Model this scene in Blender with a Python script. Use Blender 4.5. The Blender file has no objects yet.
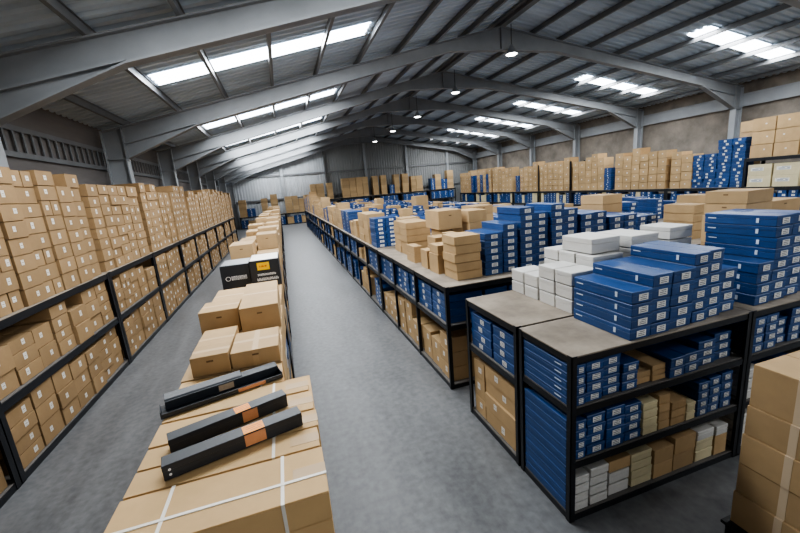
import bpy, bmesh, math, random
from mathutils import Vector, Matrix
from mathutils.bvhtree import BVHTree

random.seed(7)
scene = bpy.context.scene
COL = scene.collection

# ------------------------------------------------------------------ camera
F, YAW, PIT, ROL, CAMZ = 373.2, .2885, -.2118, -.0868, 2.6
_w = Vector((math.sin(YAW)*math.cos(PIT), math.cos(YAW)*math.cos(PIT), math.sin(PIT)))
_r = Vector((math.cos(YAW), -math.sin(YAW), 0))
_u = _r.cross(_w)
RV = math.cos(ROL)*_r + math.sin(ROL)*_u
UV = -math.sin(ROL)*_r + math.cos(ROL)*_u
cam = bpy.data.cameras.new('camera')
cam.sensor_width = 36.0
cam.lens = F/800*36
cam.clip_start, cam.clip_end = .05, 200
cam_ob = bpy.data.objects.new('camera', cam)
M = Matrix((RV, UV, -_w)).transposed().to_4x4()
M.translation = (0, 0, CAMZ)
cam_ob.matrix_world = M
COL.objects.link(cam_ob)
scene.camera = cam_ob

# ------------------------------------------------------------------ materials
def srgb(c):
    return tuple((v/255/12.92 if v/255 <= .04045 else ((v/255+.055)/1.055)**2.4) for v in c) + (1,)

def mat(name, col, rough=.6, metal=0., var=0., noise=0., nscale=6., island=False, bump=0., spec=.5, stretch=None, col2=None):
    m = bpy.data.materials.new(name)
    m.use_nodes = True
    nt = m.node_tree
    N, L = nt.nodes, nt.links
    b = N['Principled BSDF']
    b.inputs['Roughness'].default_value = rough
    b.inputs['Metallic'].default_value = metal
    b.inputs['Specular IOR Level'].default_value = spec
    base = srgb(col)
    b.inputs['Base Color'].default_value = base
    out = None
    tc = N.new('ShaderNodeTexCoord')
    src = tc.outputs['Object']
    if stretch:
        mp = N.new('ShaderNodeMapping')
        mp.inputs['Scale'].default_value = stretch
        L.new(src, mp.inputs['Vector'])
        src = mp.outputs['Vector']
    if noise or col2:
        nz = N.new('ShaderNodeTexNoise')
        nz.inputs['Scale'].default_value = nscale
        nz.inputs['Detail'].default_value = 6
        nz.inputs['Roughness'].default_value = .62
        L.new(src, nz.inputs['Vector'])
        mx = N.new('ShaderNodeMix'); mx.data_type = 'RGBA'
        rp = N.new('ShaderNodeMapRange')
        rp.inputs['From Min'].default_value = .32
        rp.inputs['From Max'].default_value = .68
        L.new(nz.outputs['Fac'], rp.inputs['Value'])
        L.new(rp.outputs['Result'], mx.inputs['Factor'])
        if col2:
            a, c = base, srgb(col2)
        else:
            a = tuple(v*(1-noise) for v in base[:3])+(1,)
            c = tuple(min(1, v*(1+noise)) for v in base[:3])+(1,)
        mx.inputs['A'].default_value = a
        mx.inputs['B'].default_value = c
        out = mx.outputs['Result']
        if bump:
            bp = N.new('ShaderNodeBump')
            bp.inputs['Strength'].default_value = bump
            bp.inputs['Distance'].default_value = .01
            L.new(nz.outputs['Fac'], bp.inputs['Height'])
            L.new(bp.outputs['Normal'], b.inputs['Normal'])
    if var:
        hs = N.new('ShaderNodeHueSaturation')
        if island:
            rnd = N.new('ShaderNodeNewGeometry').outputs['Random Per Island']
        else:
            rnd = N.new('ShaderNodeObjectInfo').outputs['Random']
        mr = N.new('ShaderNodeMapRange')
        mr.inputs['To Min'].default_value = 1-var
        mr.inputs['To Max'].default_value = 1+var
        L.new(rnd, mr.inputs['Value'])
        L.new(mr.outputs['Result'], hs.inputs['Value'])
        if out is not None:
            L.new(out, hs.inputs['Color'])
        else:
            hs.inputs['Color'].default_value = base
        out = hs.outputs['Color']
    if out is not None:
        L.new(out, b.inputs['Base Color'])
    return m

def print_mat(name, paper, ink, sx, sz, fx, fz, thr=.5):
    """paper with rows of unreadable print inside a margin (object space)"""
    m = mat(name, paper, .55)
    nt = m.node_tree; N, L = nt.nodes, nt.links
    # fz = rows per metre, fx = word breaks per metre
    tc = N.new('ShaderNodeTexCoord')
    sp = N.new('ShaderNodeSeparateXYZ'); L.new(tc.outputs['Object'], sp.inputs[0])
    mp = N.new('ShaderNodeMapping'); mp.inputs['Scale'].default_value = (fx, 1, fz*.7)
    L.new(tc.outputs['Object'], mp.inputs['Vector'])
    nz = N.new('ShaderNodeTexNoise'); nz.inputs['Scale'].default_value = 1; nz.inputs['Detail'].default_value = 0
    L.new(mp.outputs['Vector'], nz.inputs['Vector'])
    gt = N.new('ShaderNodeMath'); gt.operation = 'GREATER_THAN'; gt.inputs[1].default_value = thr
    L.new(nz.outputs['Fac'], gt.inputs[0])
    ph = N.new('ShaderNodeMath'); ph.operation = 'MULTIPLY'; ph.inputs[1].default_value = fz*6.2832; L.new(sp.outputs['Z'], ph.inputs[0])
    sn = N.new('ShaderNodeMath'); sn.operation = 'COSINE'; L.new(ph.outputs[0], sn.inputs[0])
    rw = N.new('ShaderNodeMath'); rw.operation = 'GREATER_THAN'; rw.inputs[1].default_value = .15; L.new(sn.outputs[0], rw.inputs[0])
    mm = N.new('ShaderNodeMath'); mm.operation = 'MULTIPLY'; L.new(gt.outputs[0], mm.inputs[0]); L.new(rw.outputs[0], mm.inputs[1])
    fac = mm.outputs[0]
    for o, lim in ((sp.outputs['X'], sx), (sp.outputs['Z'], sz)):
        ab = N.new('ShaderNodeMath'); ab.operation = 'ABSOLUTE'; L.new(o, ab.inputs[0])
        lt = N.new('ShaderNodeMath'); lt.operation = 'LESS_THAN'; lt.inputs[1].default_value = lim
        L.new(ab.outputs[0], lt.inputs[0])
        mu = N.new('ShaderNodeMath'); mu.operation = 'MULTIPLY'
        L.new(fac, mu.inputs[0]); L.new(lt.outputs[0], mu.inputs[1])
        fac = mu.outputs[0]
    mx = N.new('ShaderNodeMix'); mx.data_type = 'RGBA'
    mx.inputs['A'].default_value = srgb(paper); mx.inputs['B'].default_value = srgb(ink)
    L.new(fac, mx.inputs['Factor'])
    L.new(mx.outputs['Result'], N['Principled BSDF'].inputs['Base Color'])
    return m

def emit(name, col, s):
    m = bpy.data.materials.new(name); m.use_nodes = True
    b = m.node_tree.nodes['Principled BSDF']
    b.inputs['Base Color'].default_value = srgb(col)
    b.inputs['Emission Color'].default_value = srgb(col)
    b.inputs['Emission Strength'].default_value = s
    return m

MT = {}
MT['carton'] = mat('carton', (177, 149, 111), .75, var=.09, noise=.07, nscale=5, spec=.25)
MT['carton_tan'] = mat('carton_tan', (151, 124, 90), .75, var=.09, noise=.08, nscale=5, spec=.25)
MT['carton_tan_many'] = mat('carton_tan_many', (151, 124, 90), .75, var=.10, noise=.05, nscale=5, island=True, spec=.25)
MT['carton_many'] = mat('carton_many', (177, 149, 111), .75, var=.14, noise=.05, nscale=5, island=True, spec=.25)
MT['carton_pale'] = mat('carton_pale', (196, 163, 117), .7, var=.05, noise=.07, nscale=4, spec=.3)
MT['blue'] = mat('blue_card', (29, 68, 120), .42, var=.13, noise=.10, nscale=7)
MT['blue_many'] = mat('blue_card_many', (29, 68, 120), .42, var=.16, noise=.06, island=True)
MT['white'] = mat('white_card', (204, 202, 197), .5, var=.04, noise=.03, nscale=6)
MT['cream'] = mat('cream_card', (206, 194, 158), .6, var=.08, noise=.06, nscale=8)
MT['white_many'] = mat('white_card_many', (214, 212, 200), .5, var=.06, island=True)
MT['tape'] = mat('packing_tape', (186, 156, 116), .5, spec=.4)
MT['tape_pale'] = mat('pale_tape', (208, 186, 156), .3, spec=.6)
MT['tape_white'] = mat('white_tape', (226, 220, 208), .35, spec=.6)
MT['sticker'] = print_mat('sticker_paper', (224, 220, 212), (164, 154, 142), .018, .022, 24, 42, .4)
MT['blue_label'] = print_mat('blue_label_paper', (222, 222, 218), (112, 112, 118), .03, .018, 40, 70, .38)
MT['panel_print'] = print_mat('panel_print', (226, 224, 214), (88, 104, 140), .18, .05, 9, 22, .42)
MT['carton_mark'] = print_mat('carton_mark', (110, 84, 54), (84, 62, 40), .05, .03, 60, 120, .5)
MT['sticker_many'] = mat('sticker_many', (214, 212, 206), .6, var=.15, island=True)
MT['blue_print'] = mat('white_print', (205, 216, 232), .5)
MT['steel'] = mat('rack_steel', (26, 28, 33), .45, metal=.2, noise=.12, nscale=9)
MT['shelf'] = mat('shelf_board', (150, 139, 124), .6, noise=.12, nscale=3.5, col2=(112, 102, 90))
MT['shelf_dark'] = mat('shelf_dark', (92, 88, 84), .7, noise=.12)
MT['black_card'] = mat('black_card', (36, 40, 46), .45, noise=.12, nscale=8)
MT['orange'] = print_mat('orange_label', (250, 160, 56), (222, 122, 40), .04, .02, 40, 60, .4)
MT['copper'] = mat('copper_label', (206, 142, 98), .5, noise=.08, nscale=30)
MT['tan_label'] = mat('tan_label', (186, 160, 132), .5, noise=.08, nscale=30)
MT['yellow'] = print_mat('yellow_label', (250, 198, 20), (216, 120, 20), .05, .022, 50, 18, .42)
MT['white_ink'] = mat('white_ink', (230, 230, 230), .5)
MT['plastic'] = mat('black_plastic', (28, 29, 31), .5, noise=.1)
MT['roof_steel'] = mat('roof_steel', (128, 131, 134), .5, noise=.10, nscale=1.2)
MT['column_steel'] = mat('column_steel', (146, 150, 154), .5, noise=.08, nscale=1.2)
MT['purlin'] = mat('purlin_steel', (108, 110, 112), .45, metal=.2, noise=.1, nscale=2)
MT['roof_sheet'] = mat('roof_sheet', (178, 190, 201), .5, noise=.2, nscale=.8, stretch=(.35, 2.2, 1))
MT['wall_dark'] = mat('wall_dark', (104, 100, 98), .8, noise=.25, nscale=.7, stretch=(1, .4, 2.4))
MT['wall_tan'] = mat('wall_tan', (140, 132, 122), .85, noise=.14, nscale=1.3, col2=(104, 98, 91))
MT['wall_end'] = mat('wall_end', (128, 130, 130), .7, noise=.12, nscale=.6, stretch=(1, 1, .3))
MT['wall_end_pale'] = mat('wall_end_pale', (164, 168, 172), .7, noise=.1, nscale=.6, stretch=(2, 1, .3))
MT['skylight'] = emit('skylight_sheet', (240, 247, 255), 9.0)
MT['lamp_glass'] = emit('lamp_glass', (255, 255, 250), 14.0)
MT['lamp_shade'] = mat('lamp_shade', (150, 154, 158), .35, metal=.6)

def floor_mat():
    m = mat('concrete_floor', (110, 112, 114), .38, spec=.45)
    nt = m.node_tree; N, L = nt.nodes, nt.links; b = N['Principled BSDF']
    tc = N.new('ShaderNodeTexCoord')
    n1 = N.new('ShaderNodeTexNoise'); n1.inputs['Scale'].default_value = .7; n1.inputs['Detail'].default_value = 8; n1.inputs['Roughness'].default_value = .7
    n2 = N.new('ShaderNodeTexNoise'); n2.inputs['Scale'].default_value = 14; n2.inputs['Detail'].default_value = 6
    mp = N.new('ShaderNodeMapping'); mp.inputs['Scale'].default_value = (2.2, .55, 1); mp.inputs['Rotation'].default_value = (0, 0, .5)
    L.new(tc.outputs['Object'], mp.inputs[0]); L.new(mp.outputs[0], n1.inputs['Vector']); L.new(tc.outputs['Object'], n2.inputs['Vector'])
    ad = N.new('ShaderNodeMix'); ad.data_type = 'FLOAT'; ad.inputs['Factor'].default_value = .35
    L.new(n1.outputs['Fac'], ad.inputs['A']); L.new(n2.outputs['Fac'], ad.inputs['B'])
    cr = N.new('ShaderNodeValToRGB')
    cr.color_ramp.elements[0].position = .3; cr.color_ramp.elements[0].color = srgb((58, 59, 61))
    cr.color_ramp.elements[1].position = .72; cr.color_ramp.elements[1].color = srgb((118, 119, 120))
    L.new(ad.outputs['Result'], cr.inputs[0]); L.new(cr.outputs[0], b.inputs['Base Color'])
    mr = N.new('ShaderNodeMapRange'); mr.inputs['To Min'].default_value = .3; mr.inputs['To Max'].default_value = .6
    L.new(n1.outputs['Fac'], mr.inputs['Value']); L.new(mr.outputs['Result'], b.inputs['Roughness'])
    return m
MT['floor'] = floor_mat()

# ------------------------------------------------------------------ mesh helpers
class MB:
    def __init__(s): s.v, s.f = [], []
    def box(s, x0, x1, y0, y1, z0, z1):
        b = len(s.v)
        s.v += [(x0,y0,z0),(x1,y0,z0),(x1,y1,z0),(x0,y1,z0),(x0,y0,z1),(x1,y0,z1),(x1,y1,z1),(x0,y1,z1)]
        s.f += [tuple(b+i for i in q) for q in ((0,3,2,1),(4,5,6,7),(0,1,5,4),(1,2,6,5),(2,3,7,6),(3,0,4,7))]
        return s
    def prism(s, pts, axis, a0, a1):
        """pts: closed 2-D outline; axis 'y' -> outline in xz, 'x' -> outline in yz, 'z' -> xy"""
        b = len(s.v); n = len(pts)
        for a in (a0, a1):
            for p, q in pts:
                s.v.append((p, a, q) if axis == 'y' else (a, p, q) if axis == 'x' else (p, q, a))
        s.f.append(tuple(b+i for i in range(n)))
        s.f.append(tuple(b+n+i for i in reversed(range(n))))
        for i in range(n):
            j = (i+1) % n
            s.f.append((b+i, b+n+i, b+n+j, b+j))
        return s
    def lathe(s, prof, c=(0,0,0), seg=16):
        b = len(s.v)
        for r, z in prof:
            for k in range(seg):
                t = 2*math.pi*k/seg
                s.v.append((c[0]+r*math.cos(t), c[1]+r*math.sin(t), c[2]+z))
        for i in range(len(prof)-1):
            for k in range(seg):
                k2 = (k+1) % seg
                s.f.append((b+i*seg+k, b+i*seg+k2, b+(i+1)*seg+k2, b+(i+1)*seg+k))
        return s
    def mesh(s, name, m, bevel=0.):
        me = bpy.data.meshes.new(name)
        me.from_pydata(s.v, [], s.f)
        bm = bmesh.new(); bm.from_mesh(me)
        bmesh.ops.recalc_face_normals(bm, faces=bm.faces)
        if bevel:
            bmesh.ops.bevel(bm, geom=bm.edges[:], offset=bevel, segments=1, affect='EDGES')
        bm.to_mesh(me); bm.free()
        me.materials.append(m)
        return me
    def build(s, name, m, parent=None, bevel=0.):
        return link(name, s.mesh(name, m, bevel), parent)

def link(name, me, parent=None, loc=(0,0,0), rz=0.):
    o = bpy.data.objects.new(name, me)
    o.location = loc; o.rotation_euler = (0, 0, rz)
    COL.objects.link(o)
    if parent is not None: o.parent = parent
    return o

def tag(o, label, cat, group=None, kind=None):
    o['label'] = label; o['category'] = cat
    if group: o['group'] = group
    if kind: o['kind'] = kind
    return o

def empty(name, loc, label, cat, group=None, rz=0.):
    return tag(link(name, None, None, loc, rz), label, cat, group)

def struct(name, mb, m, bevel=0., label=None):
    o = mb.build(name, m, None, bevel)
    o['kind'] = 'structure'
    return o

ORD = 'first second third fourth fifth sixth seventh eighth ninth tenth eleventh twelfth thirteenth fourteenth fifteenth sixteenth seventeenth eighteenth nineteenth twentieth'.split()
def nth(i): return ORD[i] if i < 20 else str(i+1)+'th'

# ------------------------------------------------------------------ the shell
XL, XR, YN, YF = -4.5, 20.5, -9.0, 37.4
RX, RZ, SL = 8.05, 7.66, .24           # ridge and roof slope (rafter top plane)
SLR = .163                              # the pale-wall side is shallower
def rz_(x): return RZ - (SL*(RX-x) if x < RX else SLR*(x-RX))

struct('floor', MB().box(XL-.5, XR+.5, YN-4, YF+.5, -.2, 0), MT['floor'])

# corrugated roof sheets, ribs running down the slope
def roof_sheet(x0, x1, y0, y1, lift, pitch=.25, dep=.045, th=.006):
    ys = []; y = y0
    while y < y1-1e-6:
        ys += [(y, 0), (y+pitch*.36, 0), (y+pitch*.5, dep), (y+pitch*.86, dep)]
        y += pitch
    ys.append((y1, 0))
    mb = MB(); n = len(ys)
    for t in (0, th):
        for x in (x0, x1):
            for (yy, d) in ys:
                mb.v.append((x, yy, rz_(x)+lift+d+t))
    for k in (0, 2*n):
        for i in range(n-1):
            mb.f.append((k+i, k+i+1, k+n+i+1, k+n+i))
    return mb
LIFT = .17
SKY_Y = {0: [4.9, 10.05, 16.1, 21.5, 26.4, 31.2, 35.6], 1: [-.4, 4.9, 10.15, 15.5, 20.3, 25.1, 29.9, 34.5]}  # pale-wall one behind the camera is unseen, added to light the near floor
SKY = {0: (-2.3, 2.7), 1: (14.15, 18.7)}
for side, (xa, xb) in enumerate(((XL-.3, RX), (RX, XR+.3))):
    o = struct('ceiling_sheet', roof_sheet(xa, xb, YN, YF+.2, LIFT), MT['roof_sheet'])
wn = 1
for side in (0, 1):
    for k, y in enumerate(SKY_Y[side]):
        a, b = SKY[side]
        y = YN+round((y-.375-YN)/.25)*.25+.375          # keep the ribs in step with the sheets
        o = struct('window_%d' % wn, roof_sheet(a, b, y-.375, y+.375, LIFT-.014), MT['skylight'])
        wn += 1
# ridge capping strip
struct('trim_1', MB().prism([(RX-.3, rz_(RX-.3)+.12), (RX, RZ+.12), (RX+.3, rz_(RX+.3)+.12), (RX, RZ+.135)], 'y', YN, YF), MT['purlin'])
# purlins
px = [6.72, 5.55, 4.24, 2.9, 1.57, .24, -1.1, -2.4, -3.76]
px = px + [2*RX-v for v in px] + [RX]
for x in px:
    z = rz_(x)
    struct('ceiling_purlin', MB().box(x-.035, x+.035, YN, YF, z+.005, z+.16).box(x-.035, x+.06, YN, YF, z+.148, z+.16), MT['purlin'])
# portal frames
FY = [2.3, 7.25, 12.5, 17.4, 22.2, 27.05, 31.9, 36.7]
def half(side):
    if side == 0:
        return [-4.35, -3.85, -1.96, 6.1, RX], [3.95, 3.95, 4.78, 6.83, 6.9]
    return [20.35, 19.95, 17.8, 10.3, RX], [4.7, 4.7, 5.68, 6.9, 6.9]
for y in FY:
    mb = MB()
    for s in (0, 1):
        xs, zb = half(s)
        for i in range(4):
            p = [(xs[i], zb[i]), (xs[i+1], zb[i+1]), (xs[i+1], rz_(xs[i+1])), (xs[i], rz_(xs[i]))]
            q = [(xs[i], zb[i]), (xs[i+1], zb[i+1]), (xs[i+1], zb[i+1]+.03), (xs[i], zb[i]+.03)]
            t = [(xs[i], rz_(xs[i])-.025), (xs[i+1], rz_(xs[i+1])-.025), (xs[i+1], rz_(xs[i+1])), (xs[i], rz_(xs[i]))]
            # lower chord of the rolled section that carries on above each haunch
            if i == 1:
                h = [(xs[1], rz_(xs[1])-.46), (xs[2], rz_(xs[2])-.44), (xs[2], rz_(xs[2])-.41), (xs[1], rz_(xs[1])-.43)]
            else: h = None
            for poly, w in ((p, .012), (q, .11), (t, .11), (h, .10)):
                if poly is None: continue
                mb.prism(poly, 'y', y-w, y+w)
    mb.box(RX-.02, RX+.02, y-.1, y+.1, 6.9, RZ)           # apex splice plate
    mb.box(-3.87, -3.83, y-.1, y+.1, 3.9, rz_(-3.85)-.02)
    mb.box(19.93, 19.97, y-.1, y+.1, 4.65, rz_(19.95)-.02)
    struct('ceiling_rafter', mb, MT['roof_steel'])
    for s in (0, 1):
        c = MB()
        x0, x1, zt = (-4.35, -3.85, 3.95) if not s else (19.95, 20.35, 4.7)
        zz = 4.7 if s == 0 else 5.6
        c.box(x0, x0+.03, y-.12, y+.12, 0, zz if not s else zt)
        c.box(x1-.03, x1, y-.12, y+.12, 0, zt if not s else zz)
        c.box(x0+.03, x1-.03, y-.012, y+.012, 0, zt-.002)
        struct('column', c, MT['column_steel'])

# side walls, eave beams and far gable wall
struct('wall_west', MB().box(XL-.2, XL, YN, YF, 0, 5.1), MT['wall_dark'])
struct('wall_east', MB().box(XR, XR+.2, YN, YF, 0, 5.85), MT['wall_tan'])
def ribbed(x0, x1, z0, z1, y, pitch=.25, d=.03):
    mb = MB(); x = x0; pts = []
    while x < x1:
        pts += [(x, y), (x+pitch*.4, y), (x+pitch*.5, y-d), (x+pitch*.9, y-d)]
        x += pitch
    pts = [(min(p, x1), q) for p, q in pts] + [(x1, y)]
    n = len(pts)
    for p, q in pts: mb.v.append((p, q, z0))
    for p, q in pts: mb.v.append((p, q, z1(p)))
    for i in range(n-1): mb.f.append((i, i+1, n+i+1, n+i))
    return mb
struct('wall_north', ribbed(4.4, XR, 0, lambda x: rz_(x)+.2, YF), MT['wall_end'])
struct('wall_north', ribbed(XL, 4.4, 0, lambda x: rz_(x)+.2, YF), MT['wall_end_pale'])
mb = MB()
for x in (.4, 8.4, 12.7, 17.2):
    mb = MB().box(x-.1, x+.1, YF-.25, YF-.04, 0, rz_(x)-.1)
    struct('column', mb, MT['column_steel'])
struct('column', MB().box(4.36, 4.46, YF-.25, YF-.04, 0, rz_(4.4)-.1), MT['purlin'])
struct('trim_2', MB().box(XL, XR, YF-.12, YF-.04, 4.42, 4.56), MT['purlin'])
struct('trim_3', MB().box(XL, XR, YF-.12, YF-.04, 2.3, 2.42), MT['purlin'])
# eave gutter beams along both long walls
struct('trim_4', MB().box(XR-.12, XR-.002, YN, YF-.1, 4.78, 5.32).box(XR-.16, XR-.12, YN, YF-.1, 4.78, 4.83).box(XR-.16, XR-.12, YN, YF-.1, 5.27, 5.32), MT['column_steel'])
mb = MB().box(XL+.02, XL+.06, YN, YF-.1, 4.18, 4.28).box(XL+.02, XL+.06, YN, YF-.1, 3.7, 3.8)
y = 3.0
while y < YF-.4:
    mb.box(XL+.03, XL+.05, y, y+.06, 3.8, 4.18); y += .28
struct('trim_5', mb, MT['purlin'])
struct('trim_6', MB().box(XL, XL+.05, YN, YF-.1, 0, 3.0), MT['wall_tan'])

# lamps hanging under the ridge
lamp_shade = MB().lathe([(.05, .30), (.09, .26), (.12, .2), (.25, .02), (.26, 0), (.24, 0), (.11, .19)]).mesh('lamp_shade', MT['lamp_shade'])
lamp_glass = MB().lathe([(.001, .05), (.2, .05), (.235, .01), (.2, -.02), (.001, -.04)]).mesh('lamp_glass', MT['lamp_glass'])
lamp_rod = MB().box(-.012, .012, -.012, .012, .28, .98).mesh('lamp_rod', MT['steel'])
LAMPS = [(8.25, 12.15, 6.68), (8.42, 16.9, 6.6), (8.3, 21.7, 6.45), (8.2, 26.5, 6.4), (8.1, 31.4, 6.35)]
lo = ['nearest', 'second nearest', 'third nearest', 'fourth nearest', 'farthest']
for k, (x, y, z) in enumerate(LAMPS):
    t = empty('pendant_lamp', (x, y, z), 'lit bell lamp hanging under the ridge, %s of the five' % lo[k], 'lamp', 'ridge lamps')
    t.scale = (.8, .8, 1); link('shade', lamp_shade, t); link('glass', lamp_glass, t)
    link('rod', MB().box(-.012, .012, -.012, .012, .28, rz_(x)-z-.01).mesh('lamp_rod', MT['steel']), t)

# ------------------------------------------------------------------ racks
RK = []      # blocker boxes for the visibility pass
def block(x0, x1, y0, y1, z0, z1): RK.append((x0, x1, y0, y1, z0, z1))

def rack(x0, x1, y0, y1, levels, hpost, label, group, xs=None, ys=None, pw=.045, bh=.06, board='shelf', under='shelf_dark', openleft=None):
    t = empty('shelving_rack', (x0, y0, 0), label, 'rack', group)
    X = xs or [x0, x1]; Y = ys or [y0, y1]
    X0 = [v-x0 for v in X]; Y0 = [v-y0 for v in Y]
    W, D = x1-x0, y1-y0
    def pos(a, lst, tot):
        return (0, pw) if a <= 1e-6 else ((tot-pw, tot) if a >= tot-1e-6 else (a-pw/2, a+pw/2))
    for a in X0:
        for b in Y0:
            if 0 < a < W-1e-6 and 0 < b < D-1e-6: continue
            xa, xb = pos(a, X0, W); ya, yb = pos(b, Y0, D)
            m = MB()
            th = .006
            # slotted angle: two flanges
            if a < W/2: m.box(xa, xa+th, ya, yb, .004, hpost)
            else: m.box(xb-th, xb, ya, yb, .004, hpost)
            if b < D/2: m.box(xa, xb, ya, ya+th, .004, hpost)
            else: m.box(xa, xb, yb-th, yb, .004, hpost)
            m.box(xa, xb, ya, yb, 0, .012)
            m.build('post', MT['steel'], t)
            block(x0+xa, x0+xb, y0+ya, y0+yb, 0, hpost)
    for i, z in enumerate(levels):
        topmost = i == len(levels)-1
        g = .006
        m = MB()
        zt = z-.012
        m.box(g, W-g, g, .03, zt-bh, zt).box(g, W-g, D-.03, D-g, zt-bh, zt)
        m.box(W-.03, W-g, .03, D-.03, zt-bh, zt)
        if i != openleft: m.box(g, .03, .03, D-.03, zt-bh, zt)
        m.build('shelf_beam', MT['steel'], t)
        m = MB()
        if topmost and hpost <= z+.001:
            m.box(.002, W-.002, .002, D-.002, zt, z)
        else:
            m.box(.012 if i != openleft else .052, W-.012, .012, D-.012, zt, z)
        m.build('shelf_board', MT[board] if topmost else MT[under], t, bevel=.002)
        block(x0, x1, y0, y1, z-.05, z)
    return t

# tall rack along the dark wall
LX0, LX1 = -3.87, -2.87
LY = [2.0, 4.27, 7.2, 9.5, 11.85, 13.8, 15.75, 18.1, 20.5, 22.9, 25.3]
for k in range(len(LY)-1):
    rack(LX0, LX1, LY[k]+.002, LY[k+1]-.002, [.08, .86, 1.62], 1.62, 'black steel rack bay along the dark wall, %s bay from the near end' % nth(k), 'dark wall rack bays', pw=.07, bh=.085)

# ------------------------------------------------------------------ box bookkeeping
SP = []
def add(kind, x0, x1, y0, y1, z0, z1, face, label, group, **kw):
    """face: '-y','+x','-x'"""
    SP.append(dict(kind=kind, b=(x0, x1, y0, y1, z0, z1), face=face, label=label, group=group, kw=kw))

def stack(kind, x0, x1, y0, y1, z0, n, h, face, where, group, noun=None, jit=.006, **kw):
    z = z0
    for i in range(n):
        hh = h[i] if isinstance(h, (list, tuple)) else h
        jx, jy = random.uniform(-jit, jit), random.uniform(-jit, jit)
        up = 'bottom box' if (i == 0 and n > 1) else ('top box' if (i == n-1 and n > 1) else ('%s box up' % nth(i) if n > 1 else ''))
        k = kind[i] if isinstance(kind, (list, tuple)) else kind
        nn = noun or {'carton': 'brown carton', 'blue': 'blue box', 'white': 'white box', 'cream': 'cream box'}[k]
        lab = '%s, %s%s' % (nn, where, (', '+up) if up else '')
        add(k, x0+jx, x1+jx, y0+jy, y1+jy, z+.001, z+hh-(.011 if k == 'white' else (.014 if kw.get('big') else .003)), face, lab, group, **kw)
        z += hh
    return z

# ------------------------------------------------------------------ cartons on the dark wall rack
LEV = [('bottom shelf', .08, .68), ('middle shelf', .86, .64), ('top', 1.62, 1.55)]
for k in range(len(LY)-1):
    for li, (lname, z0, hmax) in enumerate(LEV):
        ya, yb = LY[k]+.09, LY[k+1]-.09
        if k == 0: ya = 3.05
        y = ya; c = 0
        hm = hmax
        if li == 2: hm = (1.56, 1.57, 1.44, 1.53, 1.55, 1.42, 1.5, 1.55, 1.5, 1.45, 1.4, 1.45, 1.5, 1.4)[k]
        far = k > 6
        while y < yb-.2:
            w = random.choice((.36, .38, .40, .42)) if k < 3 else random.choice((.36, .42, .5))
            if y+w > yb: w = yb-y
            if yb-(y+w) < .24: w = yb-y
            if w > .62: w /= 2
            z = z0; i = 0
            htop = hm-random.choice((0, 0, 0, 0, .02, .19) if k < 5 else (0, 0, .1, .2)) if li == 2 else hm-random.choice((0, 0, .02, .05, .16))
            setx = random.uniform(-.03, .015)
            nt_ = max(2, round(htop/((.185 if k < 1 else .195 if k < 2 else .18) if li == 2 else random.choice((.17, .2, .21)))))
            hs_ = [random.choice((1, 1, 1, .85, 1.15)) for _ in range(nt_)]
            sm = sum(hs_); hs_ = [v*htop/sm for v in hs_]
            while i < nt_:
                h = hs_[i]
                jx = random.uniform(-.012, .012)
                up = '%s box up' % nth(i)
                fl = LX1-.03+setx+jx
                halves = [(y, y+w)]
                if random.random() < .10 and w > .38 and k < 6:
                    halves = [(y, y+w/2-.002), (y+w/2+.002, y+w)]
                for hi, (p, q) in enumerate(halves):
                    side = '' if len(halves) == 1 else (', near half', ', far half')[hi]
                    add('carton', fl-.5, fl, p+.009, q-.009, z+.0015, z+h-.0045, '+x',
                        'brown carton, dark wall rack %s bay, %s, %s column, %s%s' % (nth(k), lname, nth(c), up, side), 'cartons on the dark wall rack', sticker=True)
                z += h; i += 1
            y += w; c += 1

# ------------------------------------------------------------------ rack row with the long cartons (centre row)
CX0, CX1 = -.86, -.17
CY = [1.3, 3.2, 5.1, 7.0, 8.9, 10.8, 12.7, 14.6, 16.5, 18.4, 20.3, 22.2, 24.1, 26.0, 27.9, 29.8]
for k in range(len(CY)-1):
    rack(CX0, CX1, CY[k]+.002, CY[k+1]-.002, [.08, .6, 1.12], 1.12, 'black low rack under the row of loose cartons, %s bay from the near end' % nth(k), 'low rack bays under loose cartons')
T0 = 1.12
# goods on the lower shelves of that row, seen edge-on from the aisle
for k in range(len(CY)-1):
    for li, z0 in ((0, .08), (1, .6)):
        y = CY[k]+.06; c = 0
        while y < CY[k+1]-.4:
            kind = random.choice(('carton', 'carton', 'white', 'blue'))
            h = random.choice((.12, .14))
            stack(kind, CX0+.08, CX1-.02, y, y+.4, z0, 3 if li == 0 else random.choice((2, 3)), h, '-y',
                  'inside the low centre rack, %s bay, %s shelf, %s stack' % (nth(k), 'bottom upper'.split()[li], nth(c)), 'goods inside the low centre rack')
            y += .45; c += 1

# long cartons lying side by side in two layers
def long_carton(i, layer, x0, x1, y0, y1, z0, z1, rz, label):
    w, d, h = x1-x0, y1-y0, z1-z0
    cx, cy = (x0+x1)/2, (y0+y1)/2
    t = empty('long_carton', (cx, cy, z0), label, 'carton', 'long strapped cartons on the centre row', rz)
    m = MB().box(-w/2, w/2, -d/2, d/2, 0, h-.004)
    m.box(-w/2, w/2, -d/2, d/2, h-.0042, h)
    m.build('carton_body', MT['carton_pale'], t, bevel=.003)
    if layer == 1:
        MB().box(w/2-.14, w/2+.0015, -.035, .035, h-.03, h+.0012).build('end_tape', MT['tape'], t)
        for sx in ((-.22, .24) if i == 0 else (.2,)):
            MB().box(sx-.007, sx+.007, -d/2-.002, d/2+.002, -.0, h+.0025).build('strap', MT['tape_white'], t)
        if i == 0:
            MB().box(-w/2-.002, w/2+.002, -.043, -.029, 0.0, h+.004).build('strap', MT['tape_white'], t)
    return t
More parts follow.
